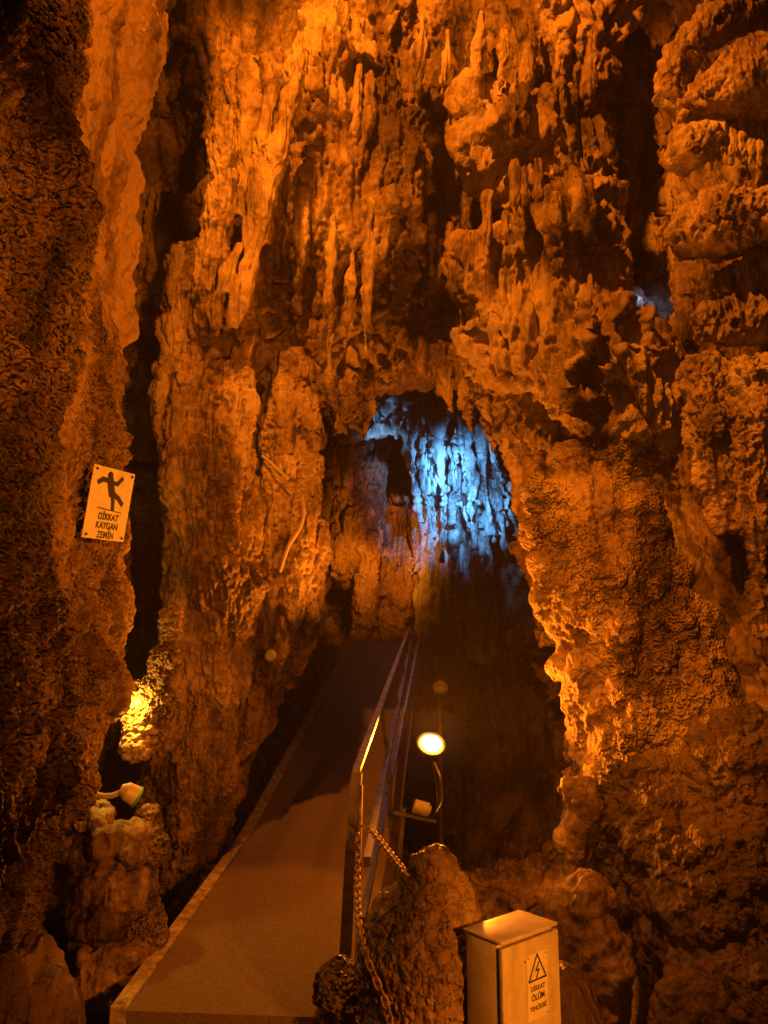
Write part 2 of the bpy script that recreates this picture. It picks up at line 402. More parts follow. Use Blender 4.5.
# floor below and around the walkway
def floor_mesh():
    nx, ny = 120, 200
    xs = np.linspace(-3.4, 3.4, nx); ys = np.linspace(-4.5, 14.5, ny)
    X, Y = np.meshgrid(xs, ys, indexing='ij')
    P = np.stack([X.ravel(), Y.ravel(), 0 * X.ravel()], 1).astype(np.float32)
    z = -.12 - .85 * sstep(3.3, 5.0, P[:, 1]) - 1.9 * sstep(5.2, 6.2, P[:, 1] + .3 * P[:, 0]) * sstep(-1.2, -.3, P[:, 0]) + .12 * fbm(P, 1.1, 4, 300) + .03 * fbm(P, 7, 3, 310)
    P[:, 2] = z
    i = np.arange(nx * ny).reshape(nx, ny)
    Q = np.stack([i[:-1, :-1].ravel(), i[1:, :-1].ravel(), i[1:, 1:].ravel(), i[:-1, 1:].ravel()], 1)
    me = raw_mesh('cave_floor', P, Q); me.polygons.foreach_set('use_smooth', np.ones(len(Q), bool)); me.materials.append(M['shade_floor'])
    o = bpy.data.objects.new('cave_floor', me); COL.objects.link(o); return o
tag(floor_mesh(), kind='structure', label='uneven dark rock floor of the cave')
print('walls', time.time() - T0, ROCK_POLYS)

# ------------------------------------------------------------------ formations
FLOW = [('fbm', 2.4, .07, 3, 1), ('ledge', 2.2, .05, 18), ('pipe', 4.5, .4, .10, 21), ('pipe', 10, .8, .05, 23), ('pipe', 22, 2, .03, 31), ('pipe', 45, 4, .012, 33), ('afbm', 13, .03, 3, 41, .6), ('fbm', 30, .012, 2, 42)]
LUMP = [('fbm', 2.3, .10, 3, 2), ('fbm', 6, .05, 3, 6), ('pop', 6, .06, 11), ('pop', 15, .035, 12), ('pop', 30, .016, 13), ('fbm', 20, .012, 2, 43)]
SMOOTH = [('fbm', 2.2, .05, 3, 3), ('pipe', 6, .8, .03, 24), ('pipe', 18, 1.6, .012, 25), ('fbm', 11, .02, 3, 46), ('fbm', 30, .006, 2, 47)]
def thing(name, label, cat, chains, spec, mat, group=None, **kw):
    return tag(rock(name, chains, spec, M[mat], **kw), label, cat, group)

thing('flowstone_column', 'tall lobed orange flowstone column left of the walkway beside the black fissure', 'flowstone',
    [[(192, 270, 5.9, 22), (188, 340, 5.7, 24), (200, 420, 5.5, 34), (213, 510, 5.4, 44), (213, 590, 5.3, 44), (205, 670, 5.3, 38), (192, 770, 5.2, 36), (190, 900, 5.2, 36)],
     [(238, 372, 5.5, 7), (232, 400, 5.4, 15), (228, 470, 5.3, 22), (222, 540, 5.25, 28)], [(212, 400, 5.35, 9), (210, 450, 5.3, 14)],
     [(180, 430, 5.3, 18), (185, 480, 5.2, 22), (190, 560, 5.2, 22)]],
    FLOW + [('pop', 22, .018, 15)], 'flow', k=.12, pop=lambda P: sstep(1.9, .9, P[:, 2]))
thing('flowstone_column', 'broad fluted flowstone column bulging over the left edge of the walkway', 'flowstone',
    [[(290, 370, 6.2, 22), (290, 440, 6.1, 28), (290, 520, 6.0, 36), (284, 590, 5.9, 37), (268, 650, 5.9, 32), (243, 710, 5.9, 27), (218, 770, 5.9, 24), (200, 870, 5.9, 26)],
     [(266, 500, 6.0, 10), (254, 570, 5.8, 20), (242, 640, 5.8, 20), (226, 700, 5.8, 15)], [(308, 540, 5.8, 16), (304, 612, 5.8, 16), (288, 662, 5.8, 10)]],
    FLOW, 'flow', k=.12)
thing('flowstone_spire', 'smooth round-topped flowstone finger standing high in the dark cleft', 'flowstone',
    [[(224, 114, 5.47, 9), (226, 150, 5.47, 14), (222, 200, 5.47, 14), (212, 260, 5.47, 15), (205, 330, 5.47, 16)], [(214, 240, 5.42, 6), (205, 290, 5.42, 12)]],
    SMOOTH + [('flute', 16, 1, .02, 33)], 'flow', k=.06)
thing('drapery', 'long slanting drapery fold running down beside the round-topped finger', 'drapery',
    [[(306, 52, 5.67, 5), (292, 95, 5.62, 8), (276, 160, 5.57, 9), (262, 220, 5.52, 9), (248, 270, 5.47, 9), (236, 325, 5.37, 6)],
     [(274, 85, 5.67, 5), (262, 140, 5.62, 7), (252, 200, 5.57, 7), (246, 250, 5.52, 6)]],
    [('fbm', 4, .03, 3, 4), ('flute', 20, 1, .018, 35)], 'flow', k=.05)
thing('drapery', 'curled drapery tip ending in a ragged lip above the flowstone column', 'drapery',
    [[(240, 245, 5.42, 5), (226, 275, 5.37, 6), (213, 308, 5.32, 6), (216, 326, 5.32, 5)], [(236, 280, 5.37, 5), (232, 322, 5.32, 6)]],
    [('fbm', 4, .02, 3, 5), ('flute', 20, 1, .016, 36)], 'flow', k=.05)
thing('flowstone_column', 'rough popcorn-covered column right of the dark pit, bright on its left edge', 'flowstone',
    [[(575, 455, 5.5, 14), (580, 510, 5.3, 36), (598, 570, 5.2, 50), (620, 650, 5.1, 55), (640, 740, 5.0, 60), (640, 800, 4.9, 65)],
     [(540, 490, 5.2, 10), (548, 540, 5.1, 14), (562, 600, 5.0, 17), (580, 670, 4.95, 18), (592, 730, 4.9, 20)],
     [(622, 460, 5.4, 17), (632, 520, 5.2, 22), (658, 580, 5.1, 22), (672, 625, 5.0, 26), (690, 700, 4.9, 40), (715, 745, 4.8, 40)]],
    LUMP + [('pipe', 5, .5, .09, 28)], 'popcorn', k=.12, pop=1.0)
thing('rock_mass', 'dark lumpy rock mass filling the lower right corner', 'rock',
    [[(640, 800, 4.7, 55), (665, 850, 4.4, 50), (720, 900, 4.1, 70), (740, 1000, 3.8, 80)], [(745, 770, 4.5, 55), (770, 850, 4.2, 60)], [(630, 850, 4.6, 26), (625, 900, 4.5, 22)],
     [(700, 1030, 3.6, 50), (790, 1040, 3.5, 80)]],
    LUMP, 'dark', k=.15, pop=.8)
thing('drapery', 'pointed hanging drapery above the dark right-hand hollow', 'drapery',
    [[(708, 370, 4.8, 20), (714, 430, 4.65, 20), (720, 480, 4.6, 14), (726, 525, 4.6, 5)]], FLOW + [('pop', 26, .02, 16, 1)], 'flow', k=.08, pop=.7)
thing('drapery', 'long knobbly hanging drapery at the right edge of the picture', 'drapery',
    [[(752, 370, 4.6, 20), (748, 440, 4.5, 14), (756, 520, 4.45, 12), (764, 590, 4.4, 10), (766, 632, 4.4, 4)], [(772, 400, 4.4, 14), (770, 480, 4.4, 10)]], FLOW + [('pop', 26, .02, 17, 1)], 'flow', k=.08, pop=.7)
BUL = [('fbm', 2.4, .06, 3, 7), ('ledge', 3.4, .05, 28), ('pipe', 9, 1.2, .035, 27), ('pipe', 24, 3, .018, 29), ('fbm', 12, .03, 3, 47), ('pit', 8, .06, 71)]
thing('flowstone_shelf', 'arched flowstone rib curving across the top right corner', 'flowstone',
    [[(682, 115, 4.9, 9), (674, 78, 4.85, 12), (688, 48, 4.8, 16), (725, 22, 4.75, 20), (775, 2, 4.7, 22)]], BUL, 'flow', k=.1)
thing('flowstone_shelf', 'big pitted flowstone bulge under the arched rib at top right', 'flowstone',
    [[(712, 90, 4.75, 22), (745, 80, 4.65, 33), (785, 75, 4.6, 38)]], BUL, 'flow', k=.12)
thing('flowstone_shelf', 'smooth oblong flowstone pad left of the hanging fringe', 'flowstone',
    [[(680, 158, 4.75, 13), (694, 145, 4.7, 18), (708, 138, 4.7, 16)]], SMOOTH, 'flow', k=.1)
thing('flowstone_shelf', 'wide smooth flowstone bulge halfway up the right wall', 'flowstone',
    [[(690, 230, 4.75, 20), (720, 222, 4.65, 27), (770, 218, 4.6, 30)]], BUL, 'flow', k=.12)
thing('flowstone_shelf', 'drip-edged flowstone shelf below the wide bulge', 'flowstone',
    [[(738, 285, 4.75, 20), (780, 275, 4.7, 26)]], BUL + [('flute', 16, 1, .03, 37)], 'flow', k=.1)
thing('flowstone_shelf', 'lowest fringed flowstone shelf on the right wall', 'flowstone',
    [[(712, 322, 4.8, 18), (745, 318, 4.7, 20), (785, 312, 4.65, 22)]], BUL + [('flute', 16, 1, .03, 38)], 'flow', k=.1)
fr = [(706, 128, 40, 5), (714, 134, 36, 4), (722, 124, 44, 5), (732, 128, 40, 5), (741, 120, 50, 6), (751, 122, 46, 5), (760, 118, 52, 6), (768, 122, 46, 5)]
for i, (x, y, l, r) in enumerate(fr):
    thing('stalactite', 'short stalactite in the hanging fringe between two flowstone bulges at upper right', 'stalactite',
        [[(x, y, 4.72, r + 2), (x - 1, y + l * .6, 4.66, r * .8), (x - 1, y + l, 4.65, 1.5)]], [('fbm', 9, .015, 2, 80 + i), ('flute', 22, 2, .008, 60 + i)], 'flow', group='stalactites in the fringe at upper right', k=.04, cell=.022)
# stalactites on the front block and in the alcove
st = [(487, 195, 60, 6, 5.78), (505, 215, 28, 4, 5.73), (515, 165, 58, 6, 5.73), (524, 170, 50, 5, 5.73), (538, 160, 60, 5, 5.73), (470, 110, 66, 4, 6.28), (556, 195, 40, 6, 5.58)]
lab = ['long pale stalactite on the left flank of the lit wall block', 'small thin stalactite beside the long pale one', 'thick stalactite leading the cluster at the middle of the wall block', 'second slimmer stalactite of the cluster on the wall block',
       'third stalactite of the cluster, nearest the block centre', 'thin dark stalactite just right of the tiny lit lamp', 'stubby stalactite at the right of the wall block']
for i, (x, y, l, r, d) in enumerate(st):
    thing('stalactite', lab[i], 'stalactite', [[(x, y, d, r), (x, y + l * .6, d - .05, r * .9), (x - 1, y + l, d - .05, 2)]], [('fbm', 7, .02, 2, 90 + i), ('flute', 20, 2, .01, 66 + i)], 'flow', k=.04, cell=.028)
al = [(412, 190, 95, 4), (423, 225, 55, 3), (432, 215, 90, 4), (440, 240, 45, 3), (449, 225, 70, 4), (458, 245, 40, 3)]
for i, (x, y, l, r) in enumerate(al):
    thing('stalactite', 'dark thin stalactite hanging in the shadowed alcove high above the passage', 'stalactite', [[(x, y, 6.9, r + 1), (x, y + l * .6, 6.85, r * .8), (x, y + l, 6.85, 1)]], [('fbm', 7, .02, 2, 70 + i)], 'rock', group='stalactites in the shadowed alcove', k=.04, cell=.03)
ribs = [(318, 70, 130, 5, 6.2), (335, 30, 150, 6, 6.3), (356, 50, 110, 5, 6.3), (300, 190, 120, 6, 6.05), (330, 215, 110, 6, 6.1), (368, 200, 150, 6, 6.15), (350, 250, 90, 5, 6.1),
        (478, 14, 80, 5, 6.1), (502, 30, 70, 5, 6.0), (528, 16, 84, 6, 6.0), (556, 40, 60, 5, 5.95), (590, 30, 80, 6, 5.9), (420, 20, 90, 5, 6.2), (445, 30, 70, 4, 6.2)]
for i, (x, y, l, r, d) in enumerate(ribs):
    thing('drapery', 'thin vertical dripstone rib running down the orange wall high above the passage', 'drapery',
        [[(x + 3, y, d, r * .6), (x + 1, y + l * .35, d - .04, r), (x - 2, y + l * .75, d - .06, r * .9), (x - 3, y + l, d - .02, r * .4)]], [('fbm', 3, .04, 3, 160 + i), ('pipe', 16, 1, .025, 90 + i), ('fbm', 12, .015, 2, 99)], 'flow', group='thin dripstone ribs high on the wall', k=.05, cell=.028)
for x, y, l, r, d, lb in ((468, 366, 66, 6, 6.5, 'ragged drapery hanging from the arch lip in front of the blue cascade'), (489, 370, 86, 7, 6.4, 'longest ragged drapery at the right end of the arch lip'), (448, 368, 44, 5, 6.55, 'short drapery at the middle of the arch lip'),
                          (360, 385, 60, 8, 6.6, 'stout drapery hanging at the left end of the arch lip')):
    thing('drapery', lb, 'drapery', [[(x, y, d, r + 5), (x + 1, y + l * .4, d - .03, r), (x + 3, y + l * .75, d - .03, r * .7), (x + 4, y + l, d - .02, 1.5)], [(x - 9, y, d, r), (x - 7, y + l * .6, d, r * .6)], [(x + 10, y, d, r), (x + 10, y + l * .45, d, r * .5)]], FLOW[2:], 'rock', k=.06, cell=.03)
thing('flowstone_patch', 'small blue-lit flowstone patch at the bottom of the dark upper-right crevice', 'flowstone', [[(637, 292, 6.4, 7), (642, 312, 6.35, 11), (646, 330, 6.3, 10)]], SMOOTH, 'calcite', k=.06, cell=.03)
thing('stalactite', 'thick ribbed column of dripstone on the left side of the shadowed alcove', 'stalactite', [[(392, 215, 6.7, 8), (393, 280, 6.6, 8), (392, 335, 6.6, 7), (388, 375, 6.6, 6)]], FLOW, 'flow', k=.05, cell=.03)

# right foreground pieces
thing('broken_stalagmite', 'pale broken stalagmite stump shaped like a molar at the edge of the pit', 'stalagmite',
    [[(568, 790, 4.6, 13), (585, 800, 4.6, 18), (578, 835, 4.6, 20), (580, 880, 4.6, 16), (585, 930, 4.6, 18)], [(598, 776, 4.7, 14), (602, 800, 4.7, 16)]], [('fbm', 3, .04, 3, 3), ('pipe', 9, .8, .035, 24), ('fbm', 14, .012, 3, 46)], 'flow', k=.06)
thing('broken_stalagmite', 'second pale stump just right of the molar-shaped one', 'stalagmite', [[(632, 768, 4.6, 15), (632, 800, 4.6, 17), (634, 840, 4.6, 18)]], SMOOTH, 'flow', k=.06)
thing('boulder', 'rounded brown boulder behind the electrical box', 'boulder', [[(585, 915, 4.0, 33), (592, 960, 3.9, 36), (585, 1040, 3.8, 40)], [(540, 930, 4.1, 26), (540, 1000, 4.0, 30)]], LUMP[:2] + [('pit', 6, .05, 73), ('fbm', 15, .01, 3, 48)], 'rock', k=.1)
thing('boulder', 'smooth striped rounded rock right beside the electrical box', 'boulder', [[(560, 1000, 3.1, 38), (565, 1060, 3.0, 50)]], [('fbm', 2, .03, 2, 9), ('flute', 9, 1, .008, 29), ('fbm', 20, .004, 2, 49)], 'rock', k=.1)
thing('stalagmite', 'stout pitted stalagmite with a smooth bald tip and a chain around it', 'stalagmite',
    [[(431, 862, 3.12, 16), (432, 880, 3.12, 24), (433, 906, 3.1, 38), (430, 950, 3.05, 58), (432, 1060, 3.0, 70)], [(398, 915, 3.15, 20), (388, 960, 3.1, 26), (385, 1060, 3.1, 32)]],
    [('fbm', 3, .03, 3, 13), ('fbm', 9, .02, 3, 47), ('pop', 26, .009, 19), ('pop', 60, .006, 20), ('pit', 11, .02, 79), ('fbm', 30, .008, 2, 75)], 'rock', k=.08, cell=.016, pop=lambda P: sstep(.82, .7, P[:, 2]))
thing('boulder', 'low jagged rock at the foot of the railing end post', 'boulder', [[(335, 985, 3.25, 22), (350, 1000, 3.2, 28), (345, 1060, 3.2, 38)]],
    [('fbm', 4, .05, 3, 12), ('fbm', 13, .03, 3, 45), ('pop', 34, .012, 22, 1)], 'popcorn', k=.07, cell=.017, pop=1.0)
# left foreground pieces
kn = [(92, 812, 20, 'flat-topped knob of rock under the bent pipe'), (80, 850, 17, 'rounded knob of rock at the left of the knobbly heap'), (122, 838, 20, 'slanting smooth lobe of rock in the knobbly heap'), (88, 872, 15, 'small dark round lobe between larger knobs in the heap'), (112, 880, 24, 'large rounded lobe in the middle of the knobbly heap'),
      (100, 915, 26, 'lower bulging lobe at the foot of the knobbly heap'), (110, 960, 32, 'lowest dark lobe of the knobbly heap near the walkway edge')]
for i, (x, y, r, lb) in enumerate(kn):
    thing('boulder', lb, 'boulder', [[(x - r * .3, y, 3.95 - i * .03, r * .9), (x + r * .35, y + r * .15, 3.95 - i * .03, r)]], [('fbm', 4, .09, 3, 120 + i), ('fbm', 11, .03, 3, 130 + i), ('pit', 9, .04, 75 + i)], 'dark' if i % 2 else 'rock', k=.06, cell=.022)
thing('popcorn_clump', 'round cauliflower-like popcorn clump beside the green-capped pipe', 'rock', [[(150, 815, 4.0, 10), (152, 845, 3.95, 15)], [(140, 855, 3.9, 12)]], [('fbm', 5, .03, 2, 14), ('pop', 28, .03, 24, 1), ('pop', 60, .012, 25, 1)], 'popcorn', k=.05, cell=.02, pop=1.0)
thing('popcorn_clump', 'long crusty popcorn strip along the gap left of the walkway', 'rock', [[(140, 880, 3.95, 14), (142, 930, 3.9, 20), (135, 990, 3.85, 26)]], [('fbm', 5, .03, 2, 15), ('pop', 26, .03, 26, 1), ('pop', 55, .012, 27, 1)], 'popcorn', k=.05, cell=.022, pop=1.0)
thing('popcorn_clump', 'glittering yellow-lit popcorn crust at the foot of the black fissure', 'rock', [[(172, 610, 4.5, 8), (165, 660, 4.4, 12), (152, 705, 4.3, 18), (138, 745, 4.2, 14)], [(134, 690, 4.35, 10), (133, 730, 4.25, 10)]], [('fbm', 5, .03, 2, 17), ('pop', 26, .03, 28, 1), ('pop', 55, .014, 29, 1)], 'popcorn', k=.05, cell=.022, pop=1.0)
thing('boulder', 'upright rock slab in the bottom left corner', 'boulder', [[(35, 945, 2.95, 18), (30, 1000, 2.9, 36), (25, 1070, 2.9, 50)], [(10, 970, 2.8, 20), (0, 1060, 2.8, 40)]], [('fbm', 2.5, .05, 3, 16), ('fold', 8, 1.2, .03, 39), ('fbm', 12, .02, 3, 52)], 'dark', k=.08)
thing('stalagmite', 'slim dark stalagmite between the corner slab and the walkway', 'stalagmite', [[(65, 978, 3.1, 7), (68, 1010, 3.1, 11), (70, 1060, 3.1, 15)]], SMOOTH, 'dark', k=.05)
# the blue-lit flowstone and things deep in the passage
BLUE = [('fbm', 1.5, .12, 3, 8), ('ledge', 1.3, .12, 38), ('fold', 3.5, .3, .25, 25), ('fold', 7, .5, .13, 34), ('fold', 14, .9, .05, 37), ('fbm', 9, .03, 3, 53)]
strands = []
for q in range(64):
    u = random.random(); x = 404 + 100 * u ** .9
    ytop = 395 + 60 * max(0, u - .35) + random.uniform(-8, 60); ln_ = random.uniform(50, 150) * (1 - .35 * abs(u - .35))
    dd = 12.2 + random.uniform(-.35, .5); r = random.uniform(1.3, 3.6); lean = random.uniform(0, 9) + 14 * u * (u > .5)
    strands.append([(x, ytop, dd, r * .9), (x + lean * .4, ytop + ln_ * .5, dd - .1, r), (x + lean, ytop + ln_, dd - .12, .8)])
thing('flowstone_cascade', 'blue-lit cascade of thin white dripstone strands at the end of the passage', 'flowstone',
    [[(430, 415, 12.9, 10), (438, 480, 12.8, 20), (440, 540, 12.6, 22), (438, 600, 12.5, 20), (435, 670, 12.4, 22)], [(458, 440, 12.9, 12), (470, 510, 12.7, 16), (478, 570, 12.5, 14), (485, 650, 12.4, 16)],
     [(495, 460, 12.6, 7), (490, 530, 12.5, 8)], [(418, 520, 12.5, 8), (412, 570, 12.4, 8)], [(436, 450, 12.5, 7), (434, 490, 12.4, 9), (440, 530, 12.4, 6)]] + strands,
    [('fbm', 1.5, .10, 3, 8), ('pipe', 4, .25, .16, 25), ('pipe', 9, .5, .08, 34), ('afbm', 7, .05, 3, 53, .4)], 'calcite', k=.07, cell=.045, level=1)
thing('flowstone_ledge', 'blue-white overhanging ledge above the black hole', 'flowstone', [[(358, 432, 12.6, 7), (380, 422, 12.6, 9), (400, 405, 12.5, 13), (418, 412, 12.6, 14)]], BLUE, 'calcite', k=.2, cell=.06)
bl = [(396, 412, 26, 5, 'thickest pale green-white stalactite under the blue ledge'), (404, 418, 22, 4, 'second pale stalactite next to the thickest under the blue ledge'), (412, 420, 28, 4, 'right-hand stalactite under the blue ledge'), (388, 418, 14, 3, 'shortest stalactite at the left under the blue ledge'), (458, 470, 44, 5, 'smooth blue stalactite hanging in front of the cascade')]
for i, (x, y, l, r, lb) in enumerate(bl):
    thing('stalactite', lb, 'stalactite', [[(x, y, 12.2, r), (x, y + l * .6, 12.1, r * .8), (x, y + l, 12.1, 2)]], [('fbm', 4, .04, 2, 140 + i)], 'calcite', k=.06, cell=.05)
thing('rock_pillar', 'narrow dark rock pillar standing beyond the end of the walkway', 'rock', [[(372, 470, 13, 14), (368, 540, 12.8, 12), (364, 640, 12.6, 14)]], FLOW, 'rock', k=.15, cell=.06)
thing('boulder', 'orange-lit layered boulder heap at the far end of the walkway', 'boulder', [[(392, 560, 13, 14), (398, 590, 12.8, 14), (404, 600, 12.7, 12)], [(395, 630, 12.9, 18)]], BLUE[:2] + [('fbm', 5, .06, 3, 55)], 'rock', k=.15, cell=.06)
print('rocks', time.time() - T0, ROCK_POLYS)

# ------------------------------------------------------------------ hard-surface helpers
class MB:
    def __init__(s): s.bm = bmesh.new()
    def box(s, c, sz, rot=None, bevel=0):
        r = bmesh.ops.create_cube(s.bm, size=1)['verts']
        bmesh.ops.scale(s.bm, vec=Vector(sz), verts=r)
        if bevel:
            es = list({e for v in r for e in v.link_edges})
            r2 = bmesh.ops.bevel(s.bm, geom=es, offset=bevel, segments=2, affect='EDGES', profile=.5)
            r = list({v for f in r2['faces'] for v in f.verts} | {v for v in r if v.is_valid})
        if rot: bmesh.ops.rotate(s.bm, cent=(0, 0, 0), matrix=rot, verts=r)
        bmesh.ops.translate(s.bm, vec=Vector(c), verts=r)
        return s
    def prism(s, pts, z0, z1):
        lo = [s.bm.verts.new((x, y, z0)) for x, y in pts]; hi = [s.bm.verts.new((x, y, z1)) for x, y in pts]
        s.bm.faces.new(lo[::-1]); s.bm.faces.new(hi); n = len(pts)
        for i in range(n): s.bm.faces.new((lo[i], lo[(i + 1) % n], hi[(i + 1) % n], hi[i]))
        return s
    def sweep(s, path, prof, up=Vector((0, 0, 1)), closed=False, scales=None):
        """sweep a closed 2D profile along a 3D path"""
        pts = [Vector(p) for p in path]; n = len(pts); rings = []
        for i, p in enumerate(pts):
            if closed: t = pts[(i + 1) % n] - pts[i - 1]
            else: t = pts[min(i + 1, n - 1)] - pts[max(i - 1, 0)]
            t.normalize(); x = t.cross(up)
            if x.length < 1e-4: x = t.cross(Vector((0, 1, 0)))
            x.normalize(); y = x.cross(t)
            sc = scales[i] if scales else 1
            rings.append([s.bm.verts.new(p + x * a * sc + y * b * sc) for a, b in prof])
        m = len(prof)
        for i in range(n if closed else n - 1):
            A, B = rings[i], rings[(i + 1) % n]
            for j in range(m): s.bm.faces.new((A[j], A[(j + 1) % m], B[(j + 1) % m], B[j]))
        if not closed: s.bm.faces.new(rings[0][::-1]); s.bm.faces.new(rings[-1])
        return s
    def tube(s, path, r, seg=10, up=Vector((0, 0, 1)), closed=False, scales=None):
        return s.sweep(path, [(r * math.cos(2 * math.pi * i / seg), r * math.sin(2 * math.pi * i / seg)) for i in range(seg)], up, closed, scales)
    def build(s, name, mat, parent=None, loc=None, smooth=True, mtx=None):
        bmesh.ops.recalc_face_normals(s.bm, faces=s.bm.faces[:])
        me = bpy.data.meshes.new(name); s.bm.to_mesh(me); s.bm.free()
        if smooth:
            me.polygons.foreach_set('use_smooth', np.ones(len(me.polygons), bool)); me.set_sharp_from_angle(angle=R(35))
        me.materials.append(mat)
        o = bpy.data.objects.new(name, me); COL.objects.link(o)
        if parent: o.parent = parent
        if loc is not None: o.location = Vector(loc)
        if mtx is not None: o.matrix_local = mtx
        return o
def bez(p, n=16):
    """Catmull-Rom through points"""
    p = [Vector(q) for q in p]; out = []
    q = [2 * p[0] - p[1]] + p + [2 * p[-1] - p[-2]]
    for i in range(1, len(q) - 2):
        a, b, c, d = q[i - 1:i + 3]
        for k_ in range(n):
            t = k_ / n
            out.append(.5 * (2 * b + (c - a) * t + (2 * a - 5 * b + 4 * c - d) * t * t + (3 * b - a - 3 * c + d) * t ** 3))
    out.append(p[-1]); return out
def text_mesh(name, body, size, mat, parent, mtx, extrude=.0008, sx=1.0):
    cu = bpy.data.curves.new(name, 'FONT'); cu.body = body; cu.size = size; cu.align_x = 'CENTER'; cu.align_y = 'CENTER'; cu.extrude = extrude
    cu.offset = size * .03
    t = bpy.data.objects.new('tmp', cu); COL.objects.link(t)
    dg = bpy.context.evaluated_depsgraph_get(); dg.update()
    me = bpy.data.meshes.new_from_object(t.evaluated_get(dg)); bpy.data.objects.remove(t)
    for v in me.vertices: v.co.x *= sx
    me.materials.clear(); me.materials.append(mat); me.name = name
    o = bpy.data.objects.new(name, me); COL.objects.link(o); o.parent = parent; o.matrix_local = mtx
    return o

# ------------------------------------------------------------------ walkway
def V3(a): return Vector((float(a[0]), float(a[1]), float(a[2])))
A0 = V3(at(110, 1010, 3.33)); A1 = V3(at(240, 835, 5.49)); A2 = V3(at(350, 640, 12.2))
e = Vector((A2.x - A0.x, A2.y - A0.y, 0)).normalized(); lat = Vector((e.y, -e.x, 0)); WID = 1.13
def walk(o, w0, w1, top, thick, mat, name, parent=None):
    """slab following the ramp between two lateral offsets"""
    bm = bmesh.new(); pts = []
    def along(n):
        for i in range(n + 1):
            t = i / n
            yield A0.lerp(A1, t)
        for i in range(1, n * 2 + 1): yield A1.lerp(A2, i / (n * 2))
    prev = None
    for p in along(12):
        q = Vector((p.x, p.y, p.z))
        ring = [bm.verts.new(q + lat * w0 + Vector((0, 0, top))), bm.verts.new(q + lat * w1 + Vector((0, 0, top))), bm.verts.new(q + lat * w1 + Vector((0, 0, top - thick))), bm.verts.new(q + lat * w0 + Vector((0, 0, top - thick)))]
        if prev:
            for j in range(4): bm.faces.new((prev[j], prev[(j + 1) % 4], ring[(j + 1) % 4], ring[j]))
        else: bm.faces.new(ring)
        prev = ring
    bm.faces.new(prev[::-1])
    bmesh.ops.recalc_face_normals(bm, faces=bm.faces[:])
    me = bpy.data.meshes.new(name); bm.to_mesh(me); bm.free(); me.materials.append(mat)
    ob = bpy.data.objects.new(name, me); COL.objects.link(ob)
    if parent: ob.parent = parent
    return ob
wk = walk(None, .075, WID, 0, .10, M['concrete'], 'walkway'); tag(wk, kind='structure', label='straight concrete walkway ramp climbing into the passage')
walk(None, 0, .073, .012, .13, M['kerb'], 'kerb', wk)
sup = MB()
for d_ in (4.2, 6.0, 8.0, 10.0):
    t = (d_ - 3.33) / (12.2 - 3.33); p = A0.lerp(A1, (d_ - 3.33) / 2.16) if d_ < 5.49 else A1.lerp(A2, (d_ - 5.49) / 6.71)
    sup.box(p + lat * .3 + Vector((0, 0, -.1 - .75)), (.12, .12, 1.5)); sup.box(p + lat * .9 + Vector((0, 0, -.1 - .75)), (.12, .12, 1.5))
sup.build('support', M['darksteel'], wk, smooth=False)

# ------------------------------------------------------------------ railing
top0, top1 = V3(at(356, 772, 3.85)), V3(at(409, 628, 12.2))
rl = empty('railing', V3(at(345, 955, 3.6)), 'steel railing of flat bars along the right edge of the walkway', 'railing')
org = rl.location.copy()
bpy.context.view_layer.update()
def rect(w, h): return [(-w / 2, -h / 2), (w / 2, -h / 2), (w / 2, h / 2), (-w / 2, h / 2)]
def rel(ps): return [Vector(p) - org for p in ps]
b0 = V3(at(345, 960, 3.62))
bend = bez([b0, V3(at(350, 860, 3.72)), V3(at(354, 800, 3.80)), V3(at(358, 768, 3.92))], 6)
MB().sweep(rel([top0.lerp(top1, t) + Vector((0, 0, .0)) for t in (0.004, .15, .3, .5, .75, 1)]), rect(.04, .022)).build('top_rail', M['steel'], rl, smooth=False)
MB().sweep(rel([b0, V3(at(351, 850, 3.72)), V3(at(355, 795, 3.8)), V3(at(357, 773, 3.85))]), rect(.052, .045), up=e).build('end_post', M['darksteel'], rl, smooth=False)
MB().sweep(rel([b0 + lat * .055, V3(at(360, 850, 3.74)), V3(at(361.5, 785, 3.83))]), rect(.012, .05), up=e).build('post_flange', M['rust'], rl, smooth=False)
c0, c1 = V3(at(367, 862, 3.75)), V3(at(411, 640, 12.2))
MB().sweep(rel([c0.lerp(c1, t) for t in (0, .3, .6, 1)]), rect(.035, .05)).build('middle_rail', M['steel'], rl, smooth=False)
d0, d1 = V3(at(362, 922, 3.62)), V3(at(419, 640, 12.2))
MB().sweep(rel([d0.lerp(d1, t) for t in (0, .3, .6, 1)]), rect(.03, .045)).build('lower_rail', M['steel'], rl, smooth=False)
for t in (.22, .42, .62, .82, .99):
    a = top0.lerp(top1, t); d_ = (Vector(a) - V3(CAM)).dot(V3(FW))
    q = d0.lerp(d1, t)
    MB().sweep(rel([a + Vector((0, 0, -.016)), c0.lerp(c1, t), q, q + Vector((0, 0, -.3))]), rect(.03, .03), up=e).build('post', M['darksteel'], rl, smooth=False)

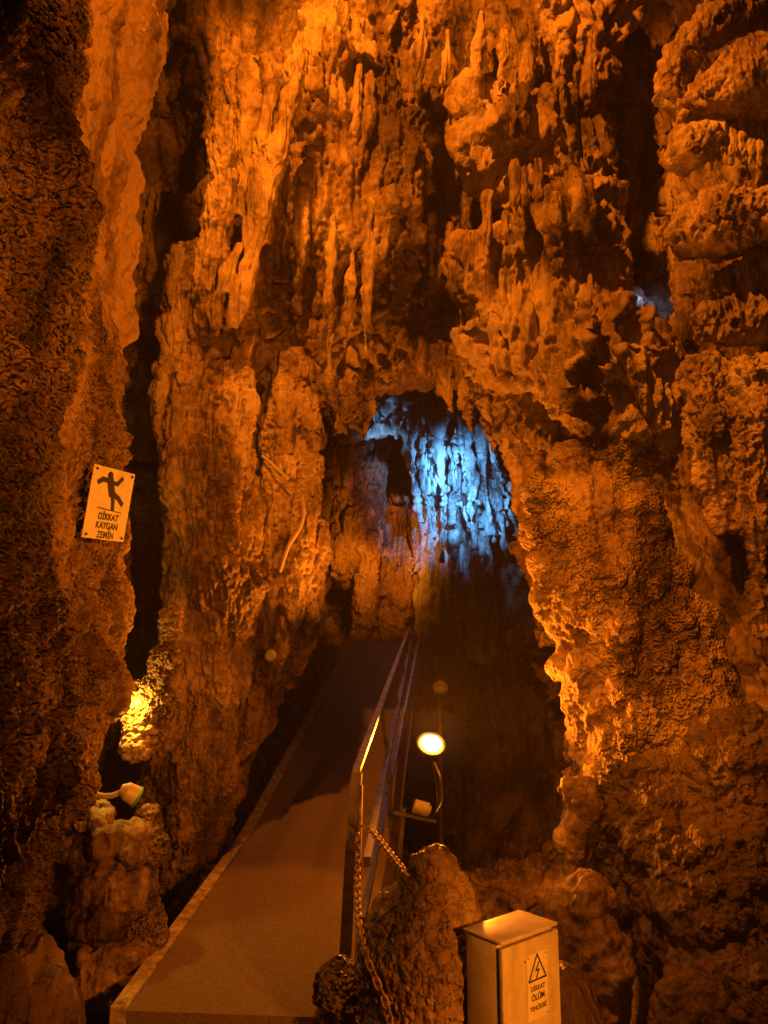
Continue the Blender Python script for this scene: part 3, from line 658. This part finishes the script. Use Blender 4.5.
# ------------------------------------------------------------------ chains
def link_mesh():
    L_, W_, r = .042, .024, .0042
    path = []
    for i in range(9): a = math.pi * (i / 8 - .5); path.append(Vector((L_ / 2 - W_ / 2 + W_ / 2 * math.cos(a), W_ / 2 * math.sin(a), 0)))
    for i in range(9): a = math.pi * (i / 8 + .5); path.append(Vector((-L_ / 2 + W_ / 2 + W_ / 2 * math.cos(a), W_ / 2 * math.sin(a), 0)))
    return path
def chain(pts, label):
    path = bez([V3(at(*p)) for p in pts], 30)
    ln = [0]
    for a, b in zip(path[:-1], path[1:]): ln.append(ln[-1] + (b - a).length)
    o = empty('chain', path[-1], label, 'chain')
    proto = MB().tube(link_mesh(), .0042, 8, closed=True).build('link', M['rust'], o)
    n = int(ln[-1] / .032); first = True
    for i in range(n):
        s_ = (i + .5) / n * ln[-1]; j = max(0, min(len(path) - 2, int(np.searchsorted(ln, s_)) - 1))
        p = path[j].lerp(path[j + 1], (s_ - ln[j]) / max(1e-6, ln[j + 1] - ln[j])); t = (path[j + 1] - path[j]).normalized()
        x = t; y = x.cross(Vector((.2, 1, .1))).normalized(); z = x.cross(y)
        m = Matrix((x, y, z)).transposed().to_4x4() @ Matrix.Rotation(R(90 * (i % 2) + random.uniform(-12, 12) + 35), 4, 'X')
        m.translation = p - path[-1]
        l = proto if first else proto.copy()
        if not first: COL.objects.link(l); l.parent = o
        first = False; l.matrix_local = m
    return o
chain([(362, 826, 3.66), (371, 831, 3.62), (381, 842, 3.46), (393, 858, 3.22), (406, 874, 2.96)], 'taut upper chain from the railing post to the stalagmite tip')
chain([(358, 834, 3.66), (358, 860, 3.6), (357, 890, 3.38), (359, 925, 3.08), (366, 955, 2.88), (378, 985, 2.80), (388, 1010, 2.77), (391, 1035, 2.76)], 'rusty chain dangling down in front of the stalagmite')

# ------------------------------------------------------------------ warning sign
def frame_from(p0, px_, py_):
    """matrix with origin p0, x along px_, y along py_"""
    x = (px_ - p0).normalized(); y = (py_ - p0); y = (y - x * y.dot(x)).normalized(); z = x.cross(y)
    m = Matrix((x, y, z)).transposed().to_4x4(); m.translation = p0; return m
bl_, br_, tl_ = V3(at(81.5, 537, 2.86)), V3(at(123, 542, 3.10)), V3(at(91, 463, 2.86))
sm = frame_from(bl_, br_, tl_)
SW, SH = (br_ - bl_).length, (tl_ - bl_).length
sg = empty('warning_sign', bl_, 'slippery floor warning sign with a falling figure on the popcorn wall', 'sign')
sg.matrix_world = sm; bpy.context.view_layer.update()
MB().box((SW / 2, SH / 2, 0), (SW, SH, .004), bevel=.001).build('panel', M['sign'], sg, smooth=False)
def limb(mb, pts, r, z=.0026):
    mb.tube([Vector((x, y, z)) for x, y in pts], r, 8, up=Vector((0, 0, 1)))
U = SW; H_ = SH
fig = MB()
def fx(u, v): return (u * U, v * H_)
# flat pictogram built of thin prisms
def strip(mb, pts, w, z0=.0021, z1=.0032):
    for (a, b) in zip(pts[:-1], pts[1:]):
        a = Vector((*a,)); b = Vector((*b,)); t = (b - a).normalized(); n = Vector((-t.y, t.x)) * w / 2; ex = t * w * .3
        q = [a - n - ex, b - n + ex, b + n + ex, a + n - ex]
        mb.prism([(p.x, p.y) for p in q], z0 + random.random() * .0002, z1 + random.random() * .0003)
def disc(mb, c, r, z0=.0021, z1=.0034, n=20):
    mb.prism([(c[0] + r * math.cos(2 * math.pi * i / n), c[1] + r * math.sin(2 * math.pi * i / n)) for i in range(n)], z0, z1)
disc(fig, fx(.40, .895), .062 * U)
strip(fig, [fx(.42, .82), fx(.50, .66)], .15 * U)
strip(fig, [fx(.41, .82), fx(.24, .825), fx(.15, .775)], .075 * U)
strip(fig, [fx(.47, .80), fx(.60, .80), fx(.70, .89)], .065 * U)
strip(fig, [fx(.50, .66), fx(.56, .55), fx(.58, .44)], .08 * U)
strip(fig, [fx(.52, .66), fx(.68, .60), fx(.79, .53)], .08 * U)
fig.build('pictogram', M['ink'], sg, smooth=False)
gl = MB(); strip(gl, [fx(.22, .43), fx(.80, .405)], .014 * U); gl.build('ground_line', M['ink'], sg, smooth=False)
for body, v in (('DİKKAT', .315), ('KAYGAN', .19), ('ZEMİN', .06)):
    text_mesh('lettering', body, .128 * H_, M['ink'], sg, Matrix.Translation((U * .52, H_ * v, .0024)), .0005, .92 if body != 'ZEMİN' else .9)

for u_, v_ in ((.07, .95), (.93, .95), (.07, .05), (.93, .05)):
    sc_ = MB(); disc(sc_, fx(u_, v_), .006, .002, .005, 12); sc_.build('screw', M['darksteel'], sg)
# ------------------------------------------------------------------ electrical cabinet
P0 = V3(at(501, 942, 2.7)); ang = R(40)
cb = empty('electrical_cabinet', (P0.x, P0.y, -.1), 'grey metal electrical cabinet with a high voltage warning label', 'cabinet')
cb.rotation_euler = (0, 0, ang); bpy.context.view_layer.update()
HB = P0.z + .1; WB, DB = .315, .17
MB().box((WB / 2, DB / 2 + .014, (HB - .012) / 2), (WB - .006, DB - .02, HB - .012), bevel=.003).build('body', M['box'], cb)
MB().box((WB / 2, DB / 2 + .006, HB - .006), (WB + .004, DB + .018, .010), bevel=.003).build('lid', M['box'], cb)
MB().box((WB / 2, .018, (HB - .02) / 2), (WB - .012, .008, HB - .04)).build('gasket', M['gasket'], cb)
dr = MB().box((WB / 2, .005, (HB - .02) / 2), (WB, .018, HB - .03), bevel=.003).build('door', M['box'], cb)
lt = MB(); lt.tube([Vector((.05, -.004, HB - .30)), Vector((.05, -.014, HB - .30))], .014, 16, up=Vector((0, 0, 1))); lt.box((.05, -.016, HB - .30), (.006, .006, .026)); lt.build('latch', M['gasket'], dr)
pl = MB().box((.185, -.0052, HB - .185), (.115, .0015, .215)); pl = pl.build('warning_label', M['sign'], cb, smooth=False)
tri = MB()
cx, cz = .185, HB - .135; s_ = .052
tp = [Vector((cx, cz + s_ * 1.05)), Vector((cx - s_ * .92, cz - s_ * .55)), Vector((cx + s_ * .92, cz - s_ * .55))]
def strip_xz(mb, a, b, w, y0):
    t = (b - a).normalized(); n = Vector((-t.y, t.x)) * w / 2; ex = t * w * .4
    q = [a - n - ex, b - n + ex, b + n + ex, a + n - ex]
    lo = [mb.bm.verts.new((p.x, y0, p.y)) for p in q]; hi = [mb.bm.verts.new((p.x, y0 - .001, p.y)) for p in q]
    mb.bm.faces.new(lo); mb.bm.faces.new(hi[::-1])
    for i in range(4): mb.bm.faces.new((lo[i], hi[i], hi[(i + 1) % 4], lo[(i + 1) % 4]))
for i in range(3): strip_xz(tri, tp[i], tp[(i + 1) % 3], .006, -.0062 - .0002 * i)
tri.build('warning_triangle', M['ink'], pl, smooth=False)
bo = MB(); zz = [Vector((cx + .008, cz + .026)), Vector((cx - .008, cz + .002)), Vector((cx + .008, cz + .002)), Vector((cx - .006, cz - .022))]
for i in range(3): strip_xz(bo, zz[i], zz[i + 1], .006, -.0062 - .0002 * i)
bo.build('lightning_bolt', M['ink'], pl, smooth=False)
for body, z, sz in (('DİKKAT', HB - .192, .022), ('ÖLÜM', HB - .222, .028), ('TEHLİKESİ', HB - .256, .020)):
    text_mesh('lettering', body, sz, M['ink'], pl, Matrix.Translation((.185, -.0064, z)) @ Matrix.Rotation(R(90), 4, 'X'), .0003, .95)
for z in (HB - .09, HB - .42):
    MB().tube([Vector((WB + .004, .012, z)), Vector((WB + .004, .012, z - .045))], .006, 10, up=Vector((0, 1, 0))).build('hinge', M['darksteel'], cb)
for x, z in ((.135, HB - .085), (.235, HB - .085), (.235, HB - .285), (.118, HB - .092)):
    MB().tube([Vector((x, -.004, z)), Vector((x, -.0075, z))], .003, 10).build('rivet', M['darksteel'], cb)

# ------------------------------------------------------------------ lamps
LP = V3(at(431, 745, 5.3))
aim = (V3(at(560, 220, 3.4)) - LP).normalized()
fl = empty('floodlight', V3(at(438, 812, 5.25)), 'round floodlight glowing orange on a bent bracket beside the railing', 'lamp')
o_ = fl.location.copy()
zax = aim; xax = zax.cross(Vector((0, 0, 1))).normalized(); yax = xax.cross(zax)
def lp(r, a, h): return LP + xax * r * math.cos(a) + yax * r * math.sin(a) + zax * h - o_
hs = MB(); hs.tube([LP - zax * .10 - o_, LP - zax * .06 - o_, LP - zax * .02 - o_, LP + zax * .005 - o_], .10, 24, scales=[.35, .7, .95, 1]); hs.build('housing', M['darksteel'], fl)
hr = MB(); hr.tube([lp(.098, 2 * math.pi * i / 24, .01) for i in range(24)], .008, 8, up=zax, closed=True); hr.build('rim', M['darksteel'], fl)
le = MB(); le.tube([LP + zax * .006 - o_, LP + zax * .012 - o_, LP + zax * .02 - o_], .088, 24, scales=[1, .9, .5]); le.build('lens', M['lens_glow'], fl)
bu = MB(); bu.tube([LP + zax * .021 - o_, LP + zax * .026 - o_, LP + zax * .03 - o_], .068, 24, scales=[1, .8, .4]); bu.build('bulb', M['bulb_glow'], fl)
br = MB(); br.tube(rel_ := [p - o_ for p in bez([LP - zax * .05 + Vector((.03, 0, -.08)), V3(at(441, 780, 5.28)), V3(at(442, 800, 5.28)), V3(at(436, 812, 5.25))], 8)], .009, 8); br.build('bracket', M['steel'], fl)
cbx = MB(); cbx.tube([p - o_ for p in bez([LP - zax * .07, V3(at(436, 782, 5.3)), V3(at(437, 805, 5.24)), V3(at(432, 818, 5.25)), V3(at(424, 812, 5.25))], 8)], .006, 8); cbx.build('cable', M['blackcable'], fl)
jb = MB(); jb.tube([V3(at(414, 806, 5.25)) - o_, V3(at(428, 810, 5.25)) - o_], .048, 16); jb.tube([V3(at(427, 810, 5.25)) - o_, V3(at(430, 811, 5.25)) - o_], .034, 16); jb.build('junction_box', M['plastic'], fl)
mb_ = MB(); mb_.box(V3(at(415, 817, 5.28)) - o_, (.30, .03, .02), Matrix.Rotation(R(12), 3, 'Y')); mb_.box(V3(at(400, 850, 5.28)) - o_, (.03, .03, .55), Matrix.Rotation(R(6), 3, 'Y')); mb_.build('mounting_arm', M['darksteel'], fl)

def spot_lamp(name, label, pos, target, r, cat='lamp', mat='lens_small', group=None):
    p = V3(pos); t = (V3(target) - p).normalized()
    o = empty(name, p, label, cat, group)
    u = Vector((0, 0, 1)) if abs(t.z) < .9 else Vector((0, 1, 0))
    MB().tube([-t * r * 1.8, -t * r * 1.2, -t * .1 * r, t * .25 * r], r, 18, up=u, scales=[.4, .8, 1, 1.05]).build('housing', M['darksteel'], o)
    MB().tube([t * .26 * r, t * .34 * r], r * .85, 18, up=u).build('lens', M[mat], o)
    return o
uns = spot_lamp('spotlight', 'dim unlit round spotlight low in the dark pit behind the glowing floodlight', at(440, 688, 8.0), at(470, 500, 6), .075, mat='darksteel')
MB().tube([Vector((0, .1, -.08)), Vector((0, .12, -1.2)), Vector((.03, .1, -3.2))], .02, 8, up=Vector((0, 1, 0))).build('pole', M['darksteel'], uns)
spot_lamp('spotlight', 'tiny glowing orange lamp high up in the shadowed alcove', at(456, 119, 6.55), at(456, 300, 2), .035)
spot_lamp('spotlight', 'small yellow lamp tucked beside the glittering crystal patch', at(119, 712, 3.78), at(150, 690, 4.4), .028, mat='bulb_glow')
spot_lamp('spotlight', 'small pale spotlight on the lower flowstone column at left', at(271, 655, 5.5), at(271, 700, 3), .045, mat='plastic')

# pipe with green cap
pb = V3(at(132, 800, 3.75)); pp = empty('drain_pipe', pb, 'bent cream pipe ending in a green-rimmed cap above the knobbly heap', 'pipe')
MB().tube([p - pb for p in bez([V3(at(82, 784, 3.75)), V3(at(95, 794, 3.74)), V3(at(110, 796, 3.73)), V3(at(126, 790, 3.73))], 10)], .014, 10).build('tube', M['plastic'], pp)
MB().tube([V3(at(121, 789, 3.73)) - pb, V3(at(126, 791, 3.73)) - pb, V3(at(137, 797, 3.75)) - pb], .046, 16, scales=[.5, .95, 1.05]).build('cap', M['plastic'], pp)
ce, cdir = V3(at(137.3, 797, 3.75)) - pb, (V3(at(137, 797, 3.75)) - V3(at(121, 789, 3.73))).normalized()
cx_ = cdir.cross(Vector((0, 0, 1))).normalized(); cy_ = cx_.cross(cdir)
MB().tube([ce + (cx_ * math.cos(a) + cy_ * math.sin(a)) * .046 for a in [2 * math.pi * i / 20 for i in range(20)]], .007, 8, up=cdir, closed=True).build('cap_rim', M['green'], pp)
# cables on the columns
def cable(pts, r, label, mat='cable'):
    path = bez([V3(at(*p)) for p in pts], 12); o = path[-1].copy()
    return tag(MB().tube([p - o for p in path], r, 8).build('cable', M[mat], loc=o), label, 'cable')
cable([(262, 456, 5.78), (274, 466, 5.70), (288, 479, 5.68)], .012, 'short straight cable slanting across the top of the broad column')
cable([(302, 497, 5.62), (304, 512, 5.58), (300, 528, 5.56), (288, 548, 5.55), (280, 572, 5.56)], .013, 'curved cable hanging down the broad fluted column')
MB_c = MB(); pc = V3(at(66, 972, 3.0))
print('objects', time.time() - T0)

# ------------------------------------------------------------------ lights
AMB = (1.0, .225, .006)
def light(name, kind, pos, power, col, radius=.05, target=None, size=None, blend=.4):
    l = bpy.data.lights.new(name, kind); l.energy = power; l.color = col
    if kind in ('POINT', 'SPOT'): l.shadow_soft_size = radius
    if kind == 'SPOT': l.spot_size = R(size or 90); l.spot_blend = blend
    o = bpy.data.objects.new(name, l); COL.objects.link(o); o.location = V3(pos)
    if target is not None: o.rotation_euler = (V3(target) - V3(pos)).to_track_quat('-Z', 'Y').to_euler()
    return o
light('flood_beam', 'SPOT', LP + aim * .06, 500, AMB, .07, LP + aim, 150, .3)
light('key_lamp', 'SPOT', (-1.0, 2.2, 7.7), 2100, AMB, .08, (.25, 6.5, 3.9), 87, .5)
light('main_lamp', 'SPOT', (-.55, -.5, 2.3), 70, AMB, .05, (.5, 6, 5.6), 90, .9)
light('wall_fill', 'SPOT', (.9, 1.2, 4.7), 560, AMB, .05, (-1.2, 2.75, 4.9), 92, .8)  # unseen spot, added to brighten the upper left wall
light('column_fill', 'SPOT', (-.5, .4, 3.4), 1250, AMB, .05, (1.2, 4.8, 1.75), 33, .9)  # added beam without a fixture, lifts the front of the right column
light('side_lamp', 'SPOT', (1.2, -.6, 1.7), 900, AMB, .05, (-1.15, 3.15, 2.35), 40, 1.0)
light('box_fill', 'SPOT', (2.0, .2, 1.6), 640, AMB, .05, (.25, 2.95, .6), 40, .7)  # narrow unseen spot added for the cabinet front and the stalagmite
light('walkway_fill', 'SPOT', (-.9, 2.6, 7.4), 980, AMB, .05, (-.72, 4.15, 0), 18, .3)  # added overhead cone that brightens the near ramp, no fixture there
light('crystal_lamp', 'POINT', at(128, 700, 4.12), 18, (1, .46, .04), .02)
light('passage_lamp', 'SPOT', at(372, 556, 11.3), 115, AMB, .06, at(372, 545, 13.2), 130, 1.0)
light('blue_lamp', 'SPOT', at(470, 490, 10.3), 620, (.13, .47, 1.0), .05, at(456, 490, 12.6), 74, 1.0)
light('ledge_fill', 'SPOT', at(382, 470, 11.7), 40, (.2, .55, 1.0), .03, at(388, 416, 12.5), 66, .8)  # extra blue spot put in only to light the ledge
light('cool_fill', 'POINT', (.6, -3.2, 3.6), 7, (.5, .62, 1.0), 1.0)  # added cool ambient fill lifting the darks; no daylight enters behind the camera
light('cleft_lamp', 'SPOT', at(640, 290, 5.6), 9, (.25, .5, 1.0), .03, at(643, 312, 6.3), 36, .8)

hm = bpy.data.materials.new('cave_haze'); hm.use_nodes = True; nt = hm.node_tree
nt.nodes.remove(nt.nodes['Principled BSDF']); pv = nt.nodes.new('ShaderNodeVolumePrincipled')
pv.inputs['Density'].default_value = .003; pv.inputs['Color'].default_value = (.9, .85, .8, 1)
nt.links.new(pv.outputs[0], nt.nodes['Material Output'].inputs['Volume'])
tag(MB().box((0, 4.6, 3), (12, 23, 15)).build('haze', hm, smooth=False), kind='stuff', label='thin damp haze in the cave air')

w = bpy.data.worlds.new('World'); scene.world = w; w.use_nodes = True
bg = w.node_tree.nodes['Background']; bg.inputs[0].default_value = (.05, .03, .03, 1); bg.inputs[1].default_value = .05

scene.view_settings.view_transform = 'Standard'; scene.view_settings.look = 'None'
scene.view_settings.exposure = 0; scene.view_settings.gamma = 1
scene.cycles.use_denoising = True
scene.cycles.max_bounces = 4; scene.cycles.diffuse_bounces = 1; scene.cycles.glossy_bounces = 2
scene.cycles.sample_clamp_indirect = 4
scene.cycles.use_adaptive_sampling = True; scene.cycles.adaptive_threshold = .03; scene.cycles.adaptive_min_samples = 16
print('done', time.time() - T0, ROCK_POLYS)
